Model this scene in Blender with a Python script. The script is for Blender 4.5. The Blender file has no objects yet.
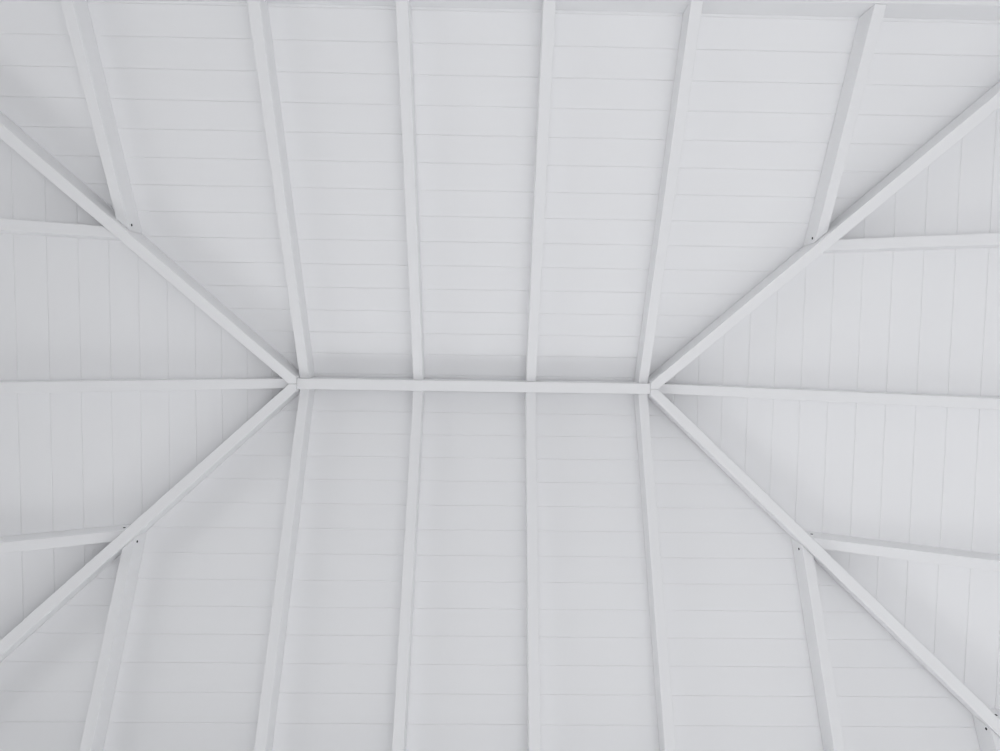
import bpy, bmesh, math
from mathutils import Matrix, Vector

sc = bpy.context.scene
COL = sc.collection

# ------------------------------------------------------------------ camera
EYE = 1.5                                   # camera height above the paving
FPX = 668.93
RX, RY, RZ = 0.058247, -0.016838, 0.014546
def rot(rx, ry, rz):
    return Matrix.Rotation(rz, 3, 'Z') @ Matrix.Rotation(ry, 3, 'Y') @ Matrix.Rotation(rx, 3, 'X')
Rw = rot(RX, RY, RZ)                        # rows: image right, image down, view direction
cam_d = bpy.data.cameras.new('camera')
cam = bpy.data.objects.new('camera', cam_d)
COL.objects.link(cam)
r0, r1, r2 = Rw[0], Rw[1], Rw[2]
M = Matrix(((r0[0], -r1[0], -r2[0], 0.07441),
            (r0[1], -r1[1], -r2[1], -0.26424),
            (r0[2], -r1[2], -r2[2], EYE),
            (0, 0, 0, 1)))
cam.matrix_world = M
cam_d.sensor_fit = 'HORIZONTAL'
cam_d.sensor_width = 36.0
cam_d.lens = FPX / 1000 * 36.0
cam_d.clip_start = 0.05
sc.camera = cam

# ------------------------------------------------------------------ sky, sun, exposure
world = bpy.data.worlds.new('sky')
sc.world = world
world.use_nodes = True
bg = world.node_tree.nodes['Background']
bg.inputs['Color'].default_value = (0.82, 0.90, 1.0, 1)
bg.inputs['Strength'].default_value = 0.2

SUN_ELEV, SUN_AZ = math.radians(45), math.radians(-14)    # azimuth of the sun seen from the roof, in world xy
sun_d = bpy.data.lights.new('sun', 'SUN')
sun_d.energy = 4.0
sun_d.angle = math.radians(1.0)
sun_d.color = (1.0, 0.992, 0.985)
sun = bpy.data.objects.new('sun', sun_d)
COL.objects.link(sun)
to_sun = Vector((math.cos(SUN_AZ) * math.cos(SUN_ELEV), math.sin(SUN_AZ) * math.cos(SUN_ELEV), math.sin(SUN_ELEV)))
sun.rotation_euler = to_sun.to_track_quat('Z', 'Y').to_euler()
sun.location = to_sun * 20

vs = sc.view_settings
sc.display_settings.display_device = 'sRGB'
vs.view_transform = 'Standard'
vs.look = 'None'
vs.gamma = 1.0
vs.use_curve_mapping = False
vs.exposure = 1.29
sc.cycles.use_denoising = True
sc.cycles.denoiser = 'OPENIMAGEDENOISE'
sc.cycles.denoising_input_passes = 'RGB_ALBEDO_NORMAL'
sc.cycles.denoising_prefilter = 'ACCURATE'
sc.cycles.max_bounces = 10
sc.cycles.diffuse_bounces = 6

# ------------------------------------------------------------------ materials
def material(name, color, rough=0.55, noise=0.0, scale=20.0, bump=0.0, bump_scale=60.0, stretch=(1, 1, 1), spec=0.3):
    m = bpy.data.materials.new(name)
    m.use_nodes = True
    nt = m.node_tree
    p = nt.nodes['Principled BSDF']
    p.inputs['Roughness'].default_value = rough
    p.inputs['Specular IOR Level'].default_value = spec
    p.inputs['Base Color'].default_value = (*color, 1)
    tc = nt.nodes.new('ShaderNodeTexCoord')
    mp = nt.nodes.new('ShaderNodeMapping')
    mp.inputs['Scale'].default_value = stretch
    nt.links.new(tc.outputs['Object'], mp.inputs['Vector'])
    if noise:
        n = nt.nodes.new('ShaderNodeTexNoise')
        n.inputs['Scale'].default_value = scale
        n.inputs['Detail'].default_value = 3
        nt.links.new(mp.outputs['Vector'], n.inputs['Vector'])
        mx = nt.nodes.new('ShaderNodeMix')
        mx.data_type = 'RGBA'
        mx.inputs[6].default_value = (*[c * (1 - noise) for c in color], 1)
        mx.inputs[7].default_value = (*[min(1, c * (1 + noise)) for c in color], 1)
        nt.links.new(n.outputs['Fac'], mx.inputs[0])
        nt.links.new(mx.outputs[2], p.inputs['Base Color'])
    if bump:
        n2 = nt.nodes.new('ShaderNodeTexNoise')
        n2.inputs['Scale'].default_value = bump_scale
        n2.inputs['Detail'].default_value = 4
        nt.links.new(mp.outputs['Vector'], n2.inputs['Vector'])
        b = nt.nodes.new('ShaderNodeBump')
        b.inputs['Strength'].default_value = bump
        b.inputs['Distance'].default_value = 0.002
        nt.links.new(n2.outputs['Fac'], b.inputs['Height'])
        nt.links.new(b.outputs['Normal'], p.inputs['Normal'])
    return m

BOARD_X = material('white_boards_along', (0.875, 0.877, 0.885), 0.6, 0.010, 5, 0.12, 50, (0.15, 1, 1))
BOARD_Y = material('white_boards_across', (0.875, 0.877, 0.885), 0.6, 0.010, 5, 0.12, 50, (1, 0.15, 1))
BEAM = material('white_beam_paint', (0.85, 0.852, 0.86), 0.55, 0.008, 8, 0.12, 60)
STEEL = material('dark_screw_steel', (0.02, 0.02, 0.028), 0.6)
PAVING = material('grey_paving', (0.225, 0.225, 0.228), 0.85, 0.08, 1.5, spec=0.1)
FILL_MID = material('middle_bounce_fill', (0.85, 0.85, 0.86), 0.8, 0.03, 2.0, spec=0.1)  # bright reflector tone for the added slab under the roof
FILL_LEFT = material('left_bounce_fill', (0.58, 0.58, 0.585), 0.9, 0.06, 6.0, spec=0.1)  # reflector tone for the added slab at the left
BOUNCE_CUT = material('dark_bounce_cut', (0.05, 0.05, 0.05), 0.95, 0.2, 8.0, spec=0.05)  # near-black tone for an added slab that dims bounce from the left
FILL_LOWER = material('lower_bounce_fill', (0.50, 0.50, 0.505), 0.9, 0.08, 6.0, spec=0.1)  # reflector tone for the added slabs on the lower side

# ------------------------------------------------------------------ roof dimensions (metres)
H = EYE + 3.5634            # rafter undersides meet here above the ridge line
PITCH = 0.44099
TP, CP = math.tan(PITCH), math.cos(PITCH)
W = 0.0505                  # rafter width
DEPTH = 0.1074 / CP         # vertical depth, underside of rafter to underside of boards
HB = H + DEPTH              # apex of the board underside
HL = 0.9293                 # half length of the ridge
WR, DR = 0.0549, 0.050      # ridge width, drop
WH, DH = 0.0519, 0.0592     # hip width, drop
HX = WH / math.sqrt(2)
YP = 1.643                  # plan distance from ridge line to wall plate
SP = 0.600                  # spacing of the common rafters
XJ = (1.6526, 2.379)        # jack rafters on the long slopes
YJ = (0.7242, 1.448)        # jack rafters on the end slopes
BW = 0.12529                # board width along the slope
GAP = 0.0008

# ------------------------------------------------------------------ helpers
def link(name, bm, mat, parent=None):
    bmesh.ops.recalc_face_normals(bm, faces=bm.faces)
    me = bpy.data.meshes.new(name)
    bm.to_mesh(me); bm.free()
    me.materials.append(mat)
    o = bpy.data.objects.new(name, me)
    COL.objects.link(o)
    if parent: o.parent = parent
    return o

def tag(o, label, cat, group=None, kind=None):
    o['label'] = label; o['category'] = cat
    if group: o['group'] = group
    if kind: o['kind'] = kind
    return o

def prism(bottom, top):
    """closed solid from matching rings of bottom and top points"""
    bm = bmesh.new()
    b = [bm.verts.new(p) for p in bottom]; t = [bm.verts.new(p) for p in top]
    n = len(b)
    bm.faces.new(b); bm.faces.new(t)
    for i in range(n):
        bm.faces.new((b[i], b[(i + 1) % n], t[(i + 1) % n], t[i]))
    return bm

def soften(bm, w=0.0022):
    bmesh.ops.recalc_face_normals(bm, faces=bm.faces)
    es = [e for e in bm.edges if len(e.link_faces) == 2 and e.calc_face_angle(0) > 0.9]
    bmesh.ops.bevel(bm, geom=es, offset=w, segments=2, affect='EDGES', profile=0.5, clamp_overlap=True)
    return bm

def plan(axis, sgn, a, s):
    """slope coordinates: a across the slope, s out from the apex line -> world x, y"""
    return (a, sgn * s) if axis == 'y' else (sgn * (HL + s), a)

def slope_solid(axis, sgn, ring):
    """vertical-sided timber under one slope; ring of (a, s) plan points; sits tight under the boards"""
    bot, top = [], []
    for a, s in ring:
        x, y = plan(axis, sgn, a, s)
        bot.append((x, y, H - TP * s)); top.append((x, y, HB - TP * s - GAP))
    return soften(prism(bot, top))

def screw_head(name, loc, normal, parent, r=0.0062, mat=None):
    bm = bmesh.new()
    rot_ = Vector(normal).to_track_quat('Z', 'Y').to_matrix().to_4x4()
    # domed pan head with a cross recess
    prof = [(r, 0.0), (r, 0.0008), (r * .8, 0.0018), (r * .35, 0.0022)]
    rings = []
    N = 14
    for rr, z in prof:
        rings.append([bm.verts.new(rot_ @ Vector((rr * math.cos(2 * math.pi * k / N), rr * math.sin(2 * math.pi * k / N), z))) for k in range(N)])
    for q in range(len(rings) - 1):
        for k in range(N):
            bm.faces.new((rings[q][k], rings[q][(k + 1) % N], rings[q + 1][(k + 1) % N], rings[q + 1][k]))
    pit = [bm.verts.new(rot_ @ Vector((r * .2 * math.cos(2 * math.pi * k / N), r * .2 * math.sin(2 * math.pi * k / N), 0.0012))) for k in range(N)]
    for k in range(N):
        bm.faces.new((rings[-1][k], rings[-1][(k + 1) % N], pit[(k + 1) % N], pit[k]))
    bm.faces.new(pit); bm.faces.new(rings[0])
    bmesh.ops.translate(bm, verts=bm.verts, vec=Vector(loc))
    o = link(name, bm, mat or STEEL, parent)
    return o

# ------------------------------------------------------------------ ground, plus unseen slabs added to shape the bounce light
bm = bmesh.new()
bmesh.ops.create_grid(bm, x_segments=1, y_segments=1, size=60)
tag(link('floor', bm, PAVING), 'grey paving under and around the open roof', 'floor', kind='structure')
def bounce_slab(x0, x1, y0, y1, t, mat, label):  # invented ground patch, toned to shape light on the boards
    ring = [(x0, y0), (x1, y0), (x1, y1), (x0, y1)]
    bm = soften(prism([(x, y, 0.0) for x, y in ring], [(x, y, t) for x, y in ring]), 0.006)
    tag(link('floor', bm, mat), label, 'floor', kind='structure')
bounce_slab(-0.9, 2.7, -0.95, 1.2, 0.03, FILL_MID, 'unseen white slab added to bounce light up under the middle of the open roof')  # stands in for a pool of light on the floor
bounce_slab(-13, -7, -13, 13, 0.02, FILL_LEFT, 'unseen pale slab added to bounce light in from beyond the left end of the roof')  # added reflector, brightens timber faces turned to the left
bounce_slab(-6.99, -2.7, -4.5, 4.49, 0.02, BOUNCE_CUT, 'unseen dark slab added to cut bounce light below the left end of the roof')  # added to darken the left side of the roof
bounce_slab(-6.99, 0.9, 4.5, 13, 0.02, FILL_LOWER, 'unseen pale slab added to bounce light in from beyond the lower left side of the roof')  # added reflector, lights the slope facing the lower side
bounce_slab(0.91, 13, 7, 13, 0.02, FILL_LOWER, 'unseen pale slab added to bounce light in from beyond the lower right side of the roof')  # continues the added reflector to the right

# ------------------------------------------------------------------ board lining of the four slopes
EAVE = 1.95
def lining(axis, sgn, b0, label):
    # profile along the slope: flat board faces, narrow chamfered joints
    prof = []                                     # (distance down the slope, depth into the board)
    L = EAVE / CP
    prof.append((0.0, 0.0))
    d = b0
    while d < L - 0.02:
        prof += [(d - 0.0023, 0.0), (d - 0.0005, 0.0016), (d - 0.0005, 0.0030), (d + 0.0005, 0.0030), (d + 0.0005, 0.0016), (d + 0.0023, 0.0)]
        d += BW
    prof.append((L, 0.0))
    bm = bmesh.new()
    lo, hi, up0, up1 = [], [], None, None
    def pt(side, dd, dep):
        s = dd * CP + dep * math.sin(PITCH)
        z = HB - TP * (dd * CP) + dep * CP
        ext = (HL + s) if axis == 'y' else s
        x, y = plan(axis, sgn, side * ext, s)
        return bm.verts.new((x, y, z))
    for dd, dep in prof:
        lo.append(pt(-1, dd, dep)); hi.append(pt(1, dd, dep))
    T = 0.019
    e0, e1, t0, t1 = pt(-1, L, T), pt(1, L, T), pt(-1, -T * TP, T), pt(1, -T * TP, T)
    for i in range(len(lo) - 1):
        bm.faces.new((lo[i], hi[i], hi[i + 1], lo[i + 1]))
    bm.faces.new((t0, t1, e1, e0))
    bm.faces.new((lo[-1], hi[-1], e1, e0))
    bm.faces.new([t0, e0] + lo[::-1]); bm.faces.new([t1, e1] + hi[::-1])
    bm.faces.new((lo[0], hi[0], t1, t0))
    bmesh.ops.remove_doubles(bm, verts=bm.verts, dist=1e-6)
    o = link('ceiling', bm, BOARD_X if axis == 'y' else BOARD_Y)
    return tag(o, label, 'ceiling', kind='structure')
lining('y', -1, 0.0528, 'white board lining of the long slope above the ridge beam in the photo')
lining('y', 1, 0.0432, 'white board lining of the long slope below the ridge beam in the photo')
lining('x', -1, 0.0501, 'white board lining of the triangular end slope at the left')
lining('x', 1, 0.0447, 'white board lining of the triangular end slope at the right')

# ------------------------------------------------------------------ wall plates and posts
PT = 0.10
plate_words = {('y', -1): 'white wall plate beam crossing the very top edge of the photo, above the rafter feet',
               ('y', 1): 'white wall plate beam under the feet of the lower long slope',
               ('x', -1): 'white wall plate beam under the feet of the left end slope',
               ('x', 1): 'white wall plate beam under the feet of the right end slope'}
ZP = H - TP * YP - 0.008
for n, ((axis, sgn), words) in enumerate(plate_words.items()):
    bot, top = [], []
    ei, eo = (HL + YP, HL + YP + PT) if axis == 'y' else (YP, YP + PT)
    for a, s in ((-ei, YP), (ei, YP), (eo, YP + PT), (-eo, YP + PT)):
        x, y = plan(axis, sgn, a * 0.9995, s)
        bot.append((x, y, ZP)); top.append((x, y, HB - TP * s - GAP))
    tag(link('trim_%d' % (n + 1), soften(prism(bot, top)), BEAM), words, 'beam', kind='structure')
k = 5
for sx, wx in ((-1, 'left'), (1, 'right')):
    for sy, wy in ((-1, 'upper'), (1, 'lower')):
        cx_, cy_, h_ = sx * (HL + YP + PT / 2), sy * (YP + PT / 2), PT / 2
        ring = [(cx_ - h_, cy_ - h_), (cx_ + h_, cy_ - h_), (cx_ + h_, cy_ + h_), (cx_ - h_, cy_ + h_)]
        bm = soften(prism([(x, y, 0) for x, y in ring], [(x, y, ZP - 0.0005) for x, y in ring]), 0.004)
        tag(link('trim_%d' % k, bm, BEAM), 'white square post under the %s %s corner of the roof' % (wy, wx), 'post', kind='structure')
        k += 1

# ------------------------------------------------------------------ ridge beam
e = WR / 2
bot, top = [], []
for x, y in ((-HL, -e), (HL, -e), (HL, 0), (HL, e), (-HL, e), (-HL, 0)):
    bot.append((x, y, H - DR)); top.append((x, y, HB - TP * abs(y) - GAP))
tag(link('ridge_beam', soften(prism(bot, top), 0.002), BEAM),
    'white horizontal ridge beam across the middle, joining the two hip corners', 'beam')

# ------------------------------------------------------------------ hip rafters
HIPG = 'hip rafters'
def hip(sx, sy, label):
    g = 0.0006
    ring = [(g, g), (HX, g), (YP - g, YP - HX - g), (YP - g, YP - g), (YP - HX - g, YP - g), (g, HX)]   # (u, s) plan offsets from the apex
    bot, top = [], []
    for u, s in ring:
        bot.append((sx * (HL + u), sy * s, H - DH - TP * (u + s) / 2))
        top.append((sx * (HL + u), sy * s, HB - TP * max(u, s) - GAP))
    bm = bmesh.new()
    b = [bm.verts.new(p) for p in bot]; t = [bm.verts.new(p) for p in top]
    bm.faces.new(b); bm.faces.new((t[0], t[1], t[2], t[3])); bm.faces.new((t[0], t[3], t[4], t[5]))
    for i in range(6):
        bm.faces.new((b[i], b[(i + 1) % 6], t[(i + 1) % 6], t[i]))
    return tag(link('hip_rafter', soften(bm), BEAM), label, 'rafter', HIPG)
hip(-1, -1, 'white diagonal hip rafter running from the ridge to the upper left')
hip(1, -1, 'white diagonal hip rafter running from the ridge to the upper right')
hip(-1, 1, 'white diagonal hip rafter running from the ridge to the lower left')
hip(1, 1, 'white diagonal hip rafter running from the ridge to the lower right')

# ------------------------------------------------------------------ common rafters
e = W / 2
S0 = WR / 2 + 0.0005
E0 = YP - 0.0006
ordn = ['leftmost', 'second from left', 'third from left', 'rightmost']
for sy, wy, gy in ((-1, 'above', 'common rafters above the ridge'), (1, 'below', 'common rafters below the ridge')):
    for k in range(4):
        x = (k - 1.5) * SP
        o = link('common_rafter', slope_solid('y', sy, [(x - e, S0), (x + e, S0), (x + e, E0), (x - e, E0)]), BEAM)
        tag(o, 'white common rafter %s the ridge beam, %s of the four that meet it' % (wy, ordn[k]), 'rafter', gy)
        if sy == -1 and k == 1:
            s = 0.075
            nz = Vector((0, -math.sin(PITCH) * -1, -math.cos(PITCH)))
            nrm = Vector((0, -math.sin(PITCH), -math.cos(PITCH)))
            screw_head('screw', (x + 0.006, -s, H - TP * s), nrm, o, 0.004, BEAM)

# ------------------------------------------------------------------ jack rafters of the long slopes
def jack_long(sx, sy, x, label, screw_at=None):
    base = x - HL + HX + 0.0008
    ring = [(sx * (x - e), base - e), (sx * (x + e), base + e), (sx * (x + e), E0), (sx * (x - e), E0)]
    o = link('jack_rafter', slope_solid('y', sy, ring), BEAM)
    tag(o, label, 'rafter', 'jack rafters')
    if screw_at:
        s, h = screw_at
        sc_ = screw_head('screw', (sx * (x - e), sy * s, H - TP * s + h), (-sx, 0, 0), o)
        sc_['label'] = 'dark screw head'
    return o
jack_long(-1, -1, XJ[0], 'white jack rafter meeting the upper left hip from above, near the top left', (0.764, 0.030))
jack_long(1, -1, XJ[0], 'white jack rafter meeting the upper right hip from above, near the top right', (0.761, 0.034))
jack_long(-1, 1, XJ[0], 'white jack rafter running down from the lower left hip', (0.761, 0.032))
jack_long(1, 1, XJ[0], 'white jack rafter running down from the middle of the lower right hip', (0.766, 0.040))
jack_long(1, 1, XJ[1], 'short white jack rafter in the bottom right corner, at the foot of the hip', (1.478, 0.034))

# ------------------------------------------------------------------ rafters of the end slopes
def jack_end(sx, sy, y, label, screw_at=None):
    base = y + HX + 0.0008
    ring = [(sy * (y - e), base - e), (sy * (y + e), base + e), (sy * (y + e), E0), (sy * (y - e), E0)]
    o = link('jack_rafter', slope_solid('x', sx, ring), BEAM)
    tag(o, label, 'rafter', 'jack rafters')
    if screw_at:
        u, h = screw_at
        sc_ = screw_head('screw', (sx * (HL + u), sy * (y - e), H - TP * u + h), (0, -sy, 0), o)
        sc_['label'] = 'dark screw head'
    return o
jack_end(-1, -1, YJ[0], 'white jack rafter running to the left edge from the upper left hip')
jack_end(1, -1, YJ[0], 'white jack rafter running to the right edge from the upper right hip')
jack_end(-1, 1, YJ[0], 'white jack rafter running to the left edge from the lower left hip', (0.769, 0.054))
jack_end(1, 1, YJ[0], 'white jack rafter running to the right edge from the lower right hip', (0.772, 0.070))
jack_end(1, 1, YJ[1], 'white jack rafter barely seen at the right edge in the bottom right corner', (1.478, 0.05))
for sx, w in ((-1, 'left'), (1, 'right')):
    b0 = HX + 0.0008
    ring = [(-e, b0 + e), (0, b0), (e, b0 + e), (e, E0), (-e, E0)]
    o = link('end_rafter', slope_solid('x', sx, ring), BEAM)
    tag(o, 'white end rafter running from the ridge point straight to the %s edge' % w, 'rafter', 'end rafters')
